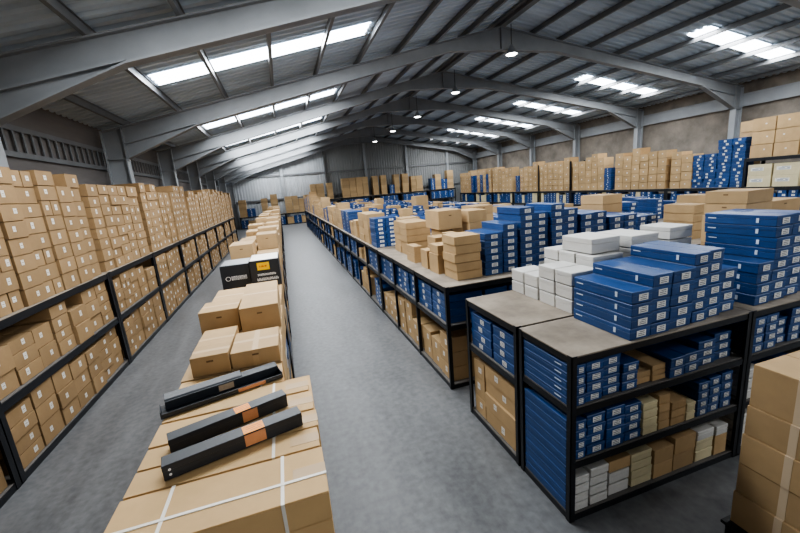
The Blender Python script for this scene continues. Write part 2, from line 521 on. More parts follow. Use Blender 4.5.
LC = [(1.372, 1.668), (1.678, 1.838), (1.848, 2.008), (2.022, 2.232), (2.248, 2.43), (2.445, 2.74)]
ll = ['widest and nearest, crossed by white straps', 'narrow, second from the near end', 'third from the near end', 'fourth from the near end', 'fifth from the near end', 'sixth from the near end, against the small cartons']
for i, (a, b) in enumerate(LC):
    long_carton(i, 1, -.835+random.uniform(0, .01), .02-random.uniform(0, .012)-(.02 if i > 3 else 0)-(.16 if i == 5 else 0), a, b, 1.262, 1.40+random.choice((-.004, 0)) , 0,
                'long flat brown carton, ' + ll[i])
    block(-.835, .02, a, b, 1.262, 1.4)
LB = [(1.376, 1.72), (1.73, 2.03), (2.04, 2.38), (2.39, 2.72)]
for i, (a, b) in enumerate(LB):
    long_carton(i, 0, -.83, .017, a, b, 1.121, 1.26, 0, 'long flat brown carton in the lower layer under the strapped ones, %s' % nth(i))
    block(-.83, .017, a, b, 1.121, 1.26)

# black cartons lying on the long cartons
def black_carton(L, w, h, loc, rz, label, marks):
    t = empty('black_carton', loc, label, 'carton', 'slim black cartons on the long brown cartons', rz)
    m = MB().box(-L/2, L/2, -w/2, w/2, 0, h-.003)
    m.box(-L/2-.001, L/2+.001, -w/2-.001, w/2+.001, h-.03, h)
    m.build('carton_body', MT['black_card'], t, bevel=.002)
    for x0, x1, face, mt in marks:
        if face == 'top':
            MB().box(-(x1-x0)/2, (x1-x0)/2, -w*.34, w*.34, 0, .0015)
            o = MB().box(-(x1-x0)/2, (x1-x0)/2, -.0008, .0008, -w*.42, w*.42).build('label_sticker', MT[mt], t)
            o.location = ((x0+x1)/2, -w*.06, h+.0008); o.rotation_euler = (math.pi/2, 0, 0)
        else:
            o = MB().box(-(x1-x0)/2, (x1-x0)/2, -.0008, .0008, -h*.4, h*.4).build('label_sticker', MT[mt], t)
            o.location = ((x0+x1)/2, -w/2-.002, h*.52)
    return t
ZB = 1.4015
ang = math.atan2(.16, .61)
t = black_carton(.635, .082, .075, (-.375, 1.83, ZB), ang, 'slim black carton with orange label, nearest of the three', [(.03, .13, 'top', 'orange'), (.03, .13, 'front', 'copper')])
for dz in (.025, .05):
    MB().lathe([(.001, .0), (.006, .0), (.006, .003), (.001, .003)], (0, 0, 0), 8).build('rivet', MT['white_ink'], t).matrix_local = Matrix.Translation((-.29, -.0415, dz)) @ Matrix.Rotation(math.pi/2, 4, 'X')
t = black_carton(.595, .078, .077, (-.425, 2.04, ZB), math.atan2(.19, .56), 'slim black carton with orange tape, middle of the three', [(.05, .13, 'front', 'copper'), (.02, .1, 'top', 'orange')])
# third: a shallow tray with its lid folded back
ang = math.atan2(.2, .68)
t = empty('black_carton', (-.52, 2.46, ZB), 'open slim black carton tray with folded lid, farthest of the three', 'carton', 'slim black cartons on the long brown cartons', ang)
m = MB()
L = .71
m.box(-L/2, L/2, -.085, .085, 0, .004).box(-L/2, L/2, -.085, -.079, .004, .028).box(-L/2, -L/2+.005, -.079, .03, .004, .04).box(L/2-.005, L/2, -.079, .03, .004, .04)
m.build('tray', MT['black_card'], t, bevel=.001)
m = MB().box(-L/2+.03, L/2-.005, .0, .085, .004, .058).prism([(.0, .05), (.085, .058), (.075, .08), (.02, .066)], 'x', -L/2+.03, .12)
m.build('lid', MT['black_card'], t, bevel=.002)
MB().box(-.03, .06, -.004, -.001, .012, .05).build('label_sticker', MT['tan_label'], t)
MB().box(.07, .24, -.0875, -.0855, .004, .026).build('label_sticker', MT['copper'], t)

# loose cartons on the centre row (base layer hides the rack boards)
def loose(x0, x1, y0, y1, z0, z1, lab, face='-y', mark=True, group='loose cartons on the centre row', **kw):
    add('carton', x0, x1, y0, y1, z0, z1, face, lab, group, mark=mark, tape=True, **kw)
T = 1.40
def base_layer(y0, y1, tagtxt):
    loose(-.85, -.51, y0, y1, T0+.001, T-.002, 'brown carton in base layer, centre row, dark wall side, '+tagtxt, mark=False)
    loose(-.505, -.16, y0, y1, T0+.001, T-.002, 'brown carton in base layer, centre row, aisle side, '+tagtxt, mark=False)
base_layer(2.76, 3.34, 'under the smallest loose cartons')
base_layer(3.36, 4.3, 'before the black cartons')
base_layer(4.32, 5.38, 'just before the black cartons')
base_layer(5.4, 6.3, 'under the black cartons')
loose(-.765, -.515, 2.765, 2.985, T, 1.545, 'small brown carton left of the taped carton, behind the open black tray')
loose(-.505, -.17, 2.77, 3.2, T, 1.525, 'wide brown carton with middle seam behind the open black tray', seam=True)
loose(-.80, -.53, 3.0, 3.5, T, 1.50, 'low flat brown carton tucked behind the smallest loose carton')
loose(-.86, -.525, 3.64, 4.0, T, 1.625, 'square brown carton with handle mark, before the black cartons, dark wall side')
loose(-.515, -.17, 3.56, 4.6, T, 1.63, 'long brown carton with handle mark, before the black cartons, aisle side')
loose(-.85, -.53, 4.1, 4.75, T, 1.57, 'flat brown carton behind the square handled carton')

# two black printed cartons
def black_print_box(x0, x1, y0, y1, z0, z1, label, which):
    w, d, h = x1-x0, y1-y0, z1-z0
    t = empty('black_printed_carton', ((x0+x1)/2, (y0+y1)/2, z0), label, 'carton', 'black printed cartons')
    m = MB().box(-w/2, w/2, -d/2, d/2, 0, h-.004).box(-w/2, w/2, -d/2, -.004, h-.0035, h).box(-w/2, w/2, .004, d/2, h-.0035, h)
    m.build('carton_body', MT['black_card'], t, bevel=.003)
    y = -d/2-.002
    MB().box(-w/2+.01, w/2-.01, -d/2+.02, d/2-.02, h+.0005, h+.002).build('top_tape', MT['tape_white' if which else 'lamp_shade'], t)
    if which == 0:
        m = MB(); z = h*.47; x = -w*.28
        m.lathe([(.027, 0), (.034, .0), (.034, .003), (.027, .003), (.027, 0)], (0, 0, 0), 14)
        m.v = [(p[0]-w*.27, y+p[2]-.002, p[1]*.9+z) for p in m.v]
        x = -w*.15
        rnd = random.Random(3)
        while x < w*.33:
            m.box(x, x+.006, y-.001, y+.001, z-.026, z+.03); m.box(x+.012, x+.018, y-.001, y+.001, z-.026, z+.03)
            s = rnd.choice((-.026, .0, .02)); m.box(x+.006, x+.012, y-.001, y+.001, z+s, z+s+.01)
            x += .025
        m.build('printed_lettering', MT['white_ink'], t)
    else:
        o = MB().box(-.08, .08, -.001, .001, -.052, .052).build('yellow_label', MT['yellow'], t)
        o.location = (-.015, y, h*.77)
        m = MB(); rnd = random.Random(5)
        for z, xa, xb, hh in ((h*.42, -w*.26, w*.32, .03), (h*.24, -w*.30, w*.38, .038)):
            x = xa
            while x < xb:
                m.box(x, x+.005, y-.001, y+.001, z, z+hh); m.box(x+.010, x+.015, y-.001, y+.001, z, z+hh*rnd.choice((1, .7)))
                q0 = rnd.choice((0, hh*.4, hh*.75)); m.box(x+.005, x+.010, y-.001, y+.001, z+q0, z+q0+hh*.25)
                x += .02
        m.build('printed_lettering', MT['white_ink'], t)
    block(x0, x1, y0, y1, z0, z1)
black_print_box(-.915, -.545, 5.43, 5.95, T+.001, 1.745, 'black printed carton with white lettering only', 0)
black_print_box(-.535, -.15, 5.36, 5.95, T+.001, 1.775, 'black printed carton with yellow label above white lettering', 1)

# further loose cartons, taller behind the black ones
yy = 6.32; c = 0
rng = random.Random(11)
hts = [(.50, .30), (.36, .56), (.42, .62), (.36, .5)]
while yy < 29.4:
    d = rng.choice((.62, .75, .9))
    for s, (xa, xb) in enumerate(((-.88, -.53), (-.515, -.16))):
        side = ('dark wall side', 'aisle side')[s]
        h = hts[c][s] if c < len(hts) else rng.choice((.3, .38, .46, .55))
        nb = 1 if h < .4 else 2
        stack('carton', xa, xb, yy, yy+d-.03, T0, 1, T-T0, '-y', 'base layer of the centre row, %s, %s behind the black cartons' % (side, nth(c)), 'loose cartons on the centre row', jit=.0)
        stack('carton', xa, xb, yy+rng.uniform(0, .1), yy+d-.06, T, nb, h/nb, '-y', 'centre row, %s, %s stack behind the black cartons' % (side, nth(c)), 'loose cartons on the centre row', jit=.004, mark=True, tape=True)
    yy += d; c += 1

# ------------------------------------------------------------------ shelving block: front row A and B
Z = 1.36
IX = [1.73, 3.53, 5.33, 7.13]
for k in range(3):
    rack(IX[k]+.001, IX[k+1]-.001, 1.92, 2.535, [.06, .52, .96, Z], Z, 'low black rack of the front row, %s bay from the aisle' % nth(k), 'front row rack bays', bh=.05, openleft=1 if k == 0 else None)
    rack(IX[k]+.001, IX[k+1]-.001, 2.56, 3.49, [.06, .86, Z], Z, 'low black rack behind the front row, %s bay from the aisle' % nth(k), 'second row rack bays')
GA = 'blue boxes on top of the front row'
def lab_kw(): return dict(lab=True)
cols = [(2.26, 2.455, 1.965, 4), (2.46, 2.65, 1.975, 5), (2.655, 2.885, 1.98, 5), (2.9, 3.065, 2.0, 6), (3.07, 3.25, 2.02, 6), (3.26, 3.46, 2.05, 4),
        (3.665, 3.85, 2.02, 4), (3.86, 4.07, 2.03, 8), (4.08, 4.3, 2.05, 8), (4.33, 4.58, 2.08, 6), (4.62, 4.85, 2.1, 7), (4.88, 5.1, 2.1, 6)]
for i, (a, b, yf, n) in enumerate(cols):
    yf -= .028
    stack('blue', a, b, yf, yf+(.56 if i != 5 else .5), Z, n, .0925, '-y', 'on top of the front row, %s stack from the aisle' % nth(i), GA, lab=True, print=(i in (0, 1, 3, 6, 7)), jit=.008 if i else .003)
# inside the front row
def shelf_run(items, z0, shelf, group):
    cnt = {}
    for (kind, a, b, n, h, yf, d) in items:
        c = cnt.get('n', 0); cnt['n'] = c+1
        yf -= .03
        if shelf == 'upper shelf': h = min(h, .318/n)
        stack(kind, a, b, yf, yf+d, z0, n, h, '-y', 'front row %s, %s stack from the aisle' % (shelf, nth(c)), group, lab=True, jit=.004)
G1 = 'boxes inside the front row racks'
shelf_run([('blue', 1.782, 1.87, 4, .083, 1.97, .5), ('blue', 1.88, 2.035, 4, .083, 1.975, .5), ('blue', 2.045, 2.205, 4, .087, 1.99, .5), ('blue', 2.215, 2.365, 3, .075, 1.975, .5),
           ('carton', 2.38, 2.52, 2, .05, 2.0, .5), ('carton', 2.525, 2.66, 3, .045, 1.99, .5), ('blue', 2.67, 2.825, 2, .085, 1.96, .5), ('blue', 2.835, 2.99, 2, .085, 1.97, .5),
           ('blue', 3.02, 3.215, 3, .072, 2.0, .48), ('blue', 3.23, 3.43, 3, .078, 2.02, .48),
           ('blue', 3.6, 3.745, 4, .08, 1.97, .5), ('blue', 3.755, 3.91, 4, .08, 1.97, .5), ('blue', 3.925, 4.08, 3, .08, 2.0, .5), ('blue', 4.09, 4.25, 4, .08, 1.98, .5), ('blue', 4.26, 4.42, 4, .08, 1.98, .5), ('blue', 4.44, 4.6, 3, .08, 1.98, .5)],
          .96, 'upper shelf', G1)
shelf_run([('blue', 1.782, 1.885, 4, .08, 1.965, .5), ('blue', 1.895, 2.065, 4, .083, 1.975, .5), ('blue', 2.075, 2.25, 4, .085, 1.97, .5), ('blue', 2.26, 2.425, 4, .077, 1.98, .5),
           ('cream', 2.44, 2.59, 4, .07, 1.975, .35), ('carton', 2.605, 2.72, 4, .075, 1.98, .3), ('carton', 2.735, 2.89, 3, .07, 1.975, .3), ('cream', 2.9, 3.0, 2, .08, 1.97, .3),
           ('blue', 3.02, 3.145, 4, .077, 1.97, .45), ('blue', 3.155, 3.285, 4, .08, 1.975, .45), ('blue', 3.295, 3.43, 4, .082, 1.98, .45),
           ('white', 3.6, 3.76, 3, .1, 1.97, .4), ('blue', 3.78, 3.95, 3, .08, 1.97, .4), ('blue', 3.97, 4.14, 4, .08, 1.97, .4)],
          .52, 'middle shelf', G1)
shelf_run([('white', 1.79, 1.93, 4, .078, 1.965, .2), ('white', 1.94, 2.12, 4, .083, 1.975, .4), (['white', 'white', 'carton'], 2.135, 2.345, 3, .105, 1.985, .4), ('cream', 2.36, 2.575, 4, .075, 1.985, .4),
           ('carton', 2.59, 2.80, 2, .135, 1.98, .42), ('carton', 2.815, 3.05, 2, .155, 1.985, .4), (['cream', 'cream', 'white'], 3.07, 3.275, 3, .1, 1.985, .4), (['carton', 'white'], 3.29, 3.44, 2, [.19, .1], 1.98, .4),
           ('white', 3.6, 3.75, 3, .11, 1.97, .4), ('carton', 3.77, 3.98, 2, .15, 1.97, .4)],
          .06, 'bottom shelf', G1)
stack('blue', 1.742, 1.776, 1.98, 2.48, .06, 10, .078, '-x', 'front row end, edge stack under the upper shelf', G1, jit=.0)
stack('blue', 1.742, 1.776, 1.98, 2.48, .96, 5, .064, '-x', 'front row end, edge stack on the upper shelf', G1, jit=.0, print=True)
# second row end facing the aisle
for i, (a, b) in enumerate(((2.62, 3.0), (3.03, 3.43))):
    stack('blue', 1.76, 2.3, a, b, .86, 4, .092, '-x', 'second row end facing the aisle, upper shelf, %s stack' % ('nearer', 'farther')[i], 'boxes inside the second row', lab=True, round=True)
stack('carton', 1.77, 2.3, 2.63, 3.2, .06, 4, [.17, .17, .17, .15], '-x', 'second row end facing the aisle, bottom shelf, wide stack', 'boxes inside the second row', jit=.012, sticker=True)
stack('carton', 1.77, 2.3, 3.215, 3.43, .06, 3, [.2, .24, .2], '-x', 'second row end facing the aisle, bottom shelf, narrow stack', 'boxes inside the second row', sticker=True)

# white boxes on top of the second row
GW = 'white boxes on top of the second row'


for i, (a, b, n) in enumerate(((2.572, 2.795, 3), (2.80, 3.03, 3), (3.045, 3.265, 2), (3.275, 3.495, 2))):
    stack('white', 2.31, 2.61, a, b, Z, n, .128, '-x', 'aisle edge of second row, %s stack from near end' % nth(i), GW, jit=.004)
for i, (a, b, n) in enumerate(((2.66, 2.885, 4), (2.895, 3.12, 4), (3.13, 3.35, 4))):
    stack('white', 2.625, 2.98, a, b, Z, n, .118, '-x', 'second line behind the edge, %s stack from near end' % nth(i), GW, jit=.004)
stack('white', 2.66, 3.0, 2.72, 3.12, Z+4*.118, 1, .15, '-x', 'large one lying on the second line of stacks', GW, jit=.0)
stack('white', 3.06, 3.4, 2.66, 3.1, Z, 5, .122, '-x', 'third line, wide stack with grey end', GW)
stack('white', 3.52, 3.82, 2.64, 2.98, Z, 5, .128, '-x', 'tall stack beside the tallest blue boxes', GW)
# brown cartons towards the far end of the second row
GB = 'large brown cartons beyond the tall blue boxes'
stack('carton', 4.55, 4.95, 2.64, 3.05, Z, 6, [.16, .16, .15, .15, .135, .135], '-x', 'behind the tallest blue boxes, tall stack', GB, noun='large brown carton', mark=True, tape=True)
stack('carton', 5.2, 5.75, 2.8, 3.35, Z, 4, [.2, .19, .17, .16], '-y', 'behind the tall blue boxes, wide stack by the edge', GB, noun='large brown carton', mark=True, tape=True)
stack('carton', 5.0, 5.18, 2.7, 3.3, Z, 3, .2, '-y', 'low stack between the two tall ones behind the blue boxes', GB, noun='large brown carton')

# ------------------------------------------------------------------ main shelving block
MY = [4.0, 7.42, 10.86, 14.3, 17.74, 21.2, 24.6, 28.0, 31.4]
MX = [1.73, 3.53, 5.33, 7.13, 8.93]
for j in range(len(MY)-1):
    for k in range(len(MX)-1):
        y0, y1 = MY[j]+.002, MY[j+1]-.03
        rack(MX[k]+.001, MX[k+1]-.001, y0, y1, [.06, .86, Z], Z,
             'low black rack of the main shelving block, %s row deep, %s from the aisle' % (nth(j), nth(k)), 'main block rack bays',
             ys=[y0, y0+1.14, y0+2.28, y1] if k == 0 else None)
# aisle face contents
GI = 'boxes on the aisle face of the main block'
rng = random.Random(5)
for j in range(len(MY)-1):
    for b in range(3):
        ya = MY[j]+.07+b*1.14; yb = ya+1.04
        bi = j*3+b
        for lev, z0 in ((0, .06), (1, .86)):
            if j > 4 and lev == 0 and b == 1: pass
            nc = 3 if lev == 0 else (3 if b == 1 else 2)
            mode = ('carton' if (lev == 0 and bi in (0, 1, 2, 4, 6, 9, 12)) else 'blue') if bi < 3 or rng.random() < .6 else rng.choice(('carton', 'blue', 'cream'))
            wy = (yb-ya)/nc
            for c in range(nc):
                a = ya+c*wy+.008
                if bi > 2 and rng.random() < .12: continue
                sc = rng.uniform(-.0, .03)
                if mode == 'carton':
                    n, h = (rng.choice((2, 3)), rng.choice((.2, .22))) if lev == 0 else (rng.choice((2, 3)), .125)
                elif mode == 'blue':
                    n, h = (rng.choice((5, 6)), .09) if lev == 0 else (4, .092)
                else:
                    n, h = (rng.choice((3, 4)), .13) if lev == 0 else (3, .12)
                stack(mode, 1.765+sc, 2.25+sc, a, a+wy-.02, z0, n, h, '-x',
                      'aisle face of main block, %s bay, %s shelf, %s stack' % (nth(bi), ('bottom', 'upper')[lev], nth(c)), GI, lab=(mode == 'blue' and bi < 7), round=True, sticker=(mode == 'carton' and bi < 4))
# near end of the block
stack('blue', 2.3, 2.62, 4.06, 4.5, .86, 4, .092, '-y', 'near end of the main block, upper shelf, first stack', GI)
stack('blue', 2.65, 2.97, 4.06, 4.5, .86, 4, .092, '-y', 'near end of the main block, upper shelf, second stack', GI)
stack('carton', 2.3, 2.75, 4.06, 4.5, .06, 3, .2, '-y', 'near end of the main block, bottom shelf', GI)

# goods on top near the corner
GC = 'cartons on top of the main block corner'
stack('carton', 1.98, 2.34, 4.2, 4.58, Z, 5, .113, '-y', 'corner of main block, front stack beside the blue boxes', GC, tape=True, jit=.01)
add('carton', 1.93, 2.12, 4.66, 4.98, Z, Z+.27, '-x', 'tall plain brown carton on the main block corner, aisle edge', GC)
stack('carton', 1.94, 2.13, 4.67, 4.97, Z+.272, 1, .13, '-x', 'small one on the tall plain carton at the corner', GC)
stack('carton', 1.93, 2.05, 5.06, 5.32, Z, 1, .28, '-x', 'narrow upright one at the aisle edge of the corner', GC)
stack('carton', 2.14, 2.3, 4.66, 4.95, Z, 4, .135, '-x', 'behind the front stack at the corner, four high', GC)
stack('carton', 2.08, 2.3, 5.08, 5.4, Z, 3, .15, '-x', 'behind the narrow upright carton, three high', GC)
stack('carton', 1.92, 2.06, 5.6, 5.98, Z, 2, .135, '-x', 'low pair at the aisle edge beyond the narrow carton', GC)
stack('carton', 2.04, 2.5, 6.3, 6.68, Z, 5, .118, '-y', 'broad stack beyond the low pair, nearer half', GC, jit=.012)
stack('carton', 2.04, 2.5, 6.7, 7.08, Z, 5, .118, '-y', 'broad stack beyond the low pair, farther half', GC, jit=.012)
stack('carton', 2.36, 2.55, 5.5, 5.9, Z, 2, .25, '-y', 'support stack under the big square carton, aisle side', GC, jit=.0)
stack('carton', 2.56, 2.75, 5.5, 5.9, Z, 2, .25, '-y', 'support stack under the big square carton, far side', GC, jit=.0)
add('carton', 2.32, 2.72, 5.45, 6.05, Z+.502, Z+.8, '-y', 'big square brown carton resting above the corner stacks', GC, mark=True, tape=True)
stack('carton', 2.82, 3.15, 5.4, 5.9, Z, 4, .19, '-y', 'beside the big square carton, four high', GC, tape=True)
stack('carton', 3.25, 3.62, 6.0, 6.5, Z, 5, .155, '-y', 'behind the blue stacks, five high, beyond the big square carton', GC, tape=True, mark=True)
GN = 'blue boxes on top of the main block'
stack('blue', 1.79, 2.02, 7.62, 8.1, Z, 7, .088, '-y', 'aisle edge beyond the broad carton stack, aisle side', GN, lab=True)
stack('blue', 2.03, 2.27, 7.62, 8.1, Z, 7, .088, '-y', 'aisle edge beyond the broad carton stack, far side', GN, lab=True)
cols = [(2.40, 2.66, 4.2, 6), (2.68, 2.9, 4.22, 7), (2.93, 3.16, 4.2, 9), (3.18, 3.4, 4.24, 8), (3.42, 3.64, 4.2, 9), (3.66, 3.9, 4.25, 8), (3.93, 4.15, 4.22, 7), (4.18, 4.42, 4.26, 7), (4.45, 4.7, 4.22, 6), (4.74, 4.97, 4.25, 6)]
for i, (a, b, yf, n) in enumerate(cols):
    stack('blue', a, b, yf, yf+.55, Z, n, .0925, '-y', 'behind the white boxes, near end of main block, %s stack' % nth(i), GN, lab=True, jit=.006)
# cartons and blue boxes farther away on top
GQ = 'brown cartons on top of the main block'
stack('carton', 5.2, 5.62, 5.1, 5.6, Z, 5, [.16, .16, .16, .155, .155], '-y', 'beyond the blue row, alone by the blue pile tops', GQ, tape=True)
stack('carton', 6.2, 6.5, 4.3, 4.8, Z, 4, .138, '-y', 'low pair right of the white boxes, beyond them', GQ, tape=True)
stack('carton', 6.75, 7.05, 4.5, 5.0, Z, 4, .165, '-y', 'tall stack beside the low pair beyond the white boxes', GQ, tape=True)
stack('carton', 5.4, 5.95, 15.0, 15.6, Z, 2, .38, '-y', 'two big ones standing alone in the middle of the block', GQ)
occ = [s['b'] for s in SP if s['b'][4] >= Z-.01]
rng = random.Random(21)
def free(a, b, c, d):
    return all(b < o[0]-.02 or a > o[1]+.02 or d < o[2]-.02 or c > o[3]+.02 for o in occ)
# aisle edge line
y = 8.3; c = 0
while y < 31.0:
    d = rng.choice((.5, .6, .7))
    kind = rng.choice(('carton', 'carton', 'carton', 'blue')) if c > 0 else 'carton'
    n = rng.choice((3, 4, 5)) if y < 14 else (rng.choice((4, 5, 6)) if y < 24 else rng.choice((7, 8, 9, 10)))
    h = rng.choice((.13, .15, .17)) if kind == 'carton' else .092
    if kind == 'blue': n += 2
    w = rng.uniform(.35, .5)
    stack(kind, 1.79, 1.79+w, y, y+d-.04, Z, n, h, '-x', 'aisle edge of main block, %s stack beyond blue pair' % nth(c), GQ if kind == 'carton' else GN, lab=(kind == 'blue' and y < 14))
    occ.append((1.79, 1.79+w, y, y+d, Z, 3))
    y += d+rng.choice((0, .02, .3)); c += 1
# interior rows
rows = {}
y = 5.0; ri = 0
while y < 31:
    x = 2.45; c = 0
    d = rng.uniform(.5, .62)
    while x < 8.6:
        blueband = (rng.random() < .62) if y > 6 else (rng.random() < .7)
        w = rng.choice((.23, .24)) if blueband else rng.uniform(.4, .6)
        run = rng.choice((2, 3, 4)) if blueband else 1
        for r in range(run):
            if x+w > 8.85: break
            if free(x, x+w, y, y+d):
                if blueband:
                    n = rng.choice((2, 3, 4, 5)) if (x < 5 or y < 8) else (rng.choice((2, 3, 4)) if x < 7 else rng.choice((1, 2)))
                    stack('blue', x, x+w-.01, y, y+d-.02, Z, n, .0925, '-y', 'main block top, %s line from near end, %s pile across' % (nth(ri), nth(c)), GN, lab=y < 9, jit=.01)
                else:
                    hh = rng.choice((.15, .18, .22)); n = rng.choice((1, 2, 3)) if x < 5 else (rng.choice((1, 2)) if x < 7 else 1)
                    stack('carton', x, x+w-.02, y, y+d-.02, Z, n, hh, '-y', 'main block top, %s line from near end, %s pile across' % (nth(ri), nth(c)), GQ, tape=y < 9)
            x += w+.01; c += 1
        x += rng.choice((.02, .05, .5))
    y += d+rng.choice((.05, .1, .9)); ri += 1

# ------------------------------------------------------------------ tall rack by the pale wall
EX0, EX1 = 17.5, 18.6
EY = [7.3, 10.4, 13.5, 16.6, 19.75, 22.9, 26.0, 29.1, 32.2, 35.2]
for k in range(len(EY)-1):
    rack(EX0, EX1, EY[k]+.002, EY[k+1]-.002, [.08, .55, 1.4] + ([2.5] if k == 0 else []), 2.5 if k == 0 else (3.2 if k == 4 else 1.4),
         'tall black rack bay along the pale wall, %s from the near end' % nth(k), 'pale wall rack bays', pw=.09, bh=.12)
GE = 'cartons on the pale wall rack'
rng = random.Random(31)
for k in range(len(EY)-1):
    y = EY[k]+.02 if k < 2 else EY[k]+.1; c = 0
    z0 = 2.5 if k == 0 else 1.4
    while y < EY[k+1]-.4:
        w = rng.uniform(.44, .56) if k else .74
        if y+w > EY[k+1]-.12: w = EY[k+1]-.12-y
        if k == 1 and y < 12.1:
            stack('blue', EX0+.03, EX0+.6, y, y+w-.03, z0, 15 if y < 11.4 else 11, .128, '-x', 'pale wall rack, tall blue piles, %s from near end' % nth(c), 'blue boxes on the pale wall rack', jit=.02, lab=True)
        elif k >= 2 and rng.random() < (.08 if k < 5 else .2):
            stack('blue', EX0+.03, EX0+.6, y, y+w-.03, z0, rng.choice((10, 13)), .12, '-x', 'pale wall rack, %s bay, %s pile' % (nth(k), nth(c)), 'blue boxes on the pale wall rack', jit=.02)
        else:
            n = 3 if k == 0 else rng.choice((4, 5, 5, 5))
            h = .48 if k == 0 else (rng.choice((1.72, 1.8, 1.9, 2.05)) if k > 1 else rng.choice((1.5, 1.65)))/n
            stack('carton', EX0+.03, EX0+.7, y, y+w-.035, z0, n, h, '-x', 'pale wall rack, %s bay, top, %s pile' % (nth(k), nth(c)), GE, jit=.01, sticker=True, big=True)
        y += w; c += 1
    # shelf below the top level
    y = EY[k]+.12; c = 0
    while y < EY[k+1]-.4:
        kind = rng.choice(('blue', 'blue', 'blue', 'cream'))
        stack(kind, EX0+.03, EX0+.5, y, y+.27, .55, rng.choice((5, 6, 6)), .12, '-x', 'pale wall rack, %s bay, lower shelf, %s pile' % (nth(k), nth(c)), 'boxes on the pale wall rack lower shelf', jit=.01, lab=k < 4 and kind == 'blue')
        y += .31; c += 1
stack('carton', EX0+.62, EX0+1.08, 10.47, 11.02, 1.4, 6, .425, '-x', 'pale wall rack, behind the tall blue pile', GE, jit=.0, big=True)
for i, (a, b) in enumerate(((7.6, 8.5), (8.7, 9.45), (9.5, 10.25))):
    stack('cream', EX0+.04, EX0+.6, a, b, 1.4, 2, .42, '-x', 'pale wall rack, sheltered middle shelf, %s pile' % nth(i), 'cream cartons with printed fronts', panel=True, gap=.01)

# ------------------------------------------------------------------ racks at the far gable wall
FYR = [36.0, 37.0]
FX = [-3.7, -1.8, .25, 2.65, 5.6, 8.6, 11.6, 14.6, 17.4]
rng = random.Random(41)
for k in range(len(FX)-1):
    GL = ((0, .08), (1, 1.05)) if k < 3 else ((0, .08), (0, 1.05), (1, 1.95))
    rack(FX[k]+.002, FX[k+1]-.002, 36.0, 36.95, [v[1] for v in GL], GL[-1][1], 'low rack at the far gable wall, %s from the dark wall' % nth(k), 'gable wall rack bays', pw=.08, bh=.1)
    for gi, (lev, z0) in enumerate(GL):
        if k >= 3 and gi == 0: continue
        x = FX[k]+.1; c = 0
        while x < FX[k+1]-.55:
            w = rng.uniform(.5, .72)
            kind = rng.choice(('carton', 'carton', 'carton', 'carton', 'blue')) if lev else rng.choice(('blue', 'carton', 'blue'))
            hh = .3 if kind == 'carton' else .14
            if kind == 'blue' and lev: tot_b = 1.1
            tot = .75 if not lev else (rng.uniform(1.3, 2.0) if k < 3 else rng.uniform(1.5, 2.1))
            if k == 3 and lev == 1: tot = 1.5
            if kind == 'blue' and lev: tot *= .6
            stack(kind, x, x+w-.03, 36.03, 36.7, z0, max(1, int(tot/hh)), hh, '-y', 'far gable wall rack, %s bay, %s, %s pile' % (nth(k), ('lower shelf' if gi == 0 else 'middle shelf', 'top')[lev], nth(c)), 'goods at the far gable wall', jit=.01)
            x += w + (rng.choice((0, 0, .25)) if lev else 0); c += 1

# ------------------------------------------------------------------ carton pile close to the camera
t = empty('pallet', (2.6, .70, 0), 'black plastic pallet under the tall carton pile', 'pallet')
m = MB()
for y in (.03, .35, .67): m.box(0, .66, y-.03, y+.06, .02, .12)
m.build('runner', MT['plastic'], t, bevel=.004)
m = MB()
for i in range(6): m.box(i*.112, i*.112+.095, 0, .76, .121, .146)
m.build('deck', MT['plastic'], t, bevel=.003)
block(2.6, 3.26, .7, 1.46, 0, .146)
z = .147
for i, h in enumerate((.245, .225, .22, .205, .285)):
    lab = ['bottom carton of the tall pile on the black pallet', 'second carton up in the tall pile on the pallet', 'third carton up in the tall pile on the pallet', 'fourth carton up in the tall pile on the pallet', 'topmost and tallest carton of the pile on the pallet']
    dx = (0, .012, .004, .012, .02)[i]
    add('carton', 2.645+dx, 3.24+dx, .745, 1.43-.004*i, z+.001, z+h-.002, '-x', 'brown taped ' + lab[i], 'tall carton pile on the pallet', piletape=True)
    z += h

# ------------------------------------------------------------------ which boxes the camera sees, and how large
polys, vs, owner = [], [], []
def addbox(b, o):
    n = len(vs); x0, x1, y0, y1, z0, z1 = b
    vs.extend([(x0,y0,z0),(x1,y0,z0),(x1,y1,z0),(x0,y1,z0),(x0,y0,z1),(x1,y0,z1),(x1,y1,z1),(x0,y1,z1)])
    for q in ((0,3,2,1),(4,5,6,7),(0,1,5,4),(1,2,6,5),(2,3,7,6),(3,0,4,7)):
        polys.append(tuple(n+i for i in q)); owner.append(o)
for i, s in enumerate(SP): addbox(s['b'], i); s['px'] = 0
for b in RK: addbox(b, -1)
addbox((-50, 50, -50, 60, -1, 0), -1)
bvh = BVHTree.FromPolygons(vs, polys)
org = Vector((0, 0, CAMZ)); ST = 1.6
iy = ST/2
while iy < 533:
    ix = ST/2
    while ix < 800:
        d = ((ix-400)/F)*RV - ((iy-266.5)/F)*UV + _w
        hit = bvh.ray_cast(org, d)
        if hit[2] is not None and owner[hit[2]] >= 0:
            SP[owner[hit[2]]]['px'] += ST*ST
        ix += ST
    iy += ST

LIMIT = {'carton': 300, 'blue': 300, 'white': 300, 'cream': 300}
LAB_MIN = 26
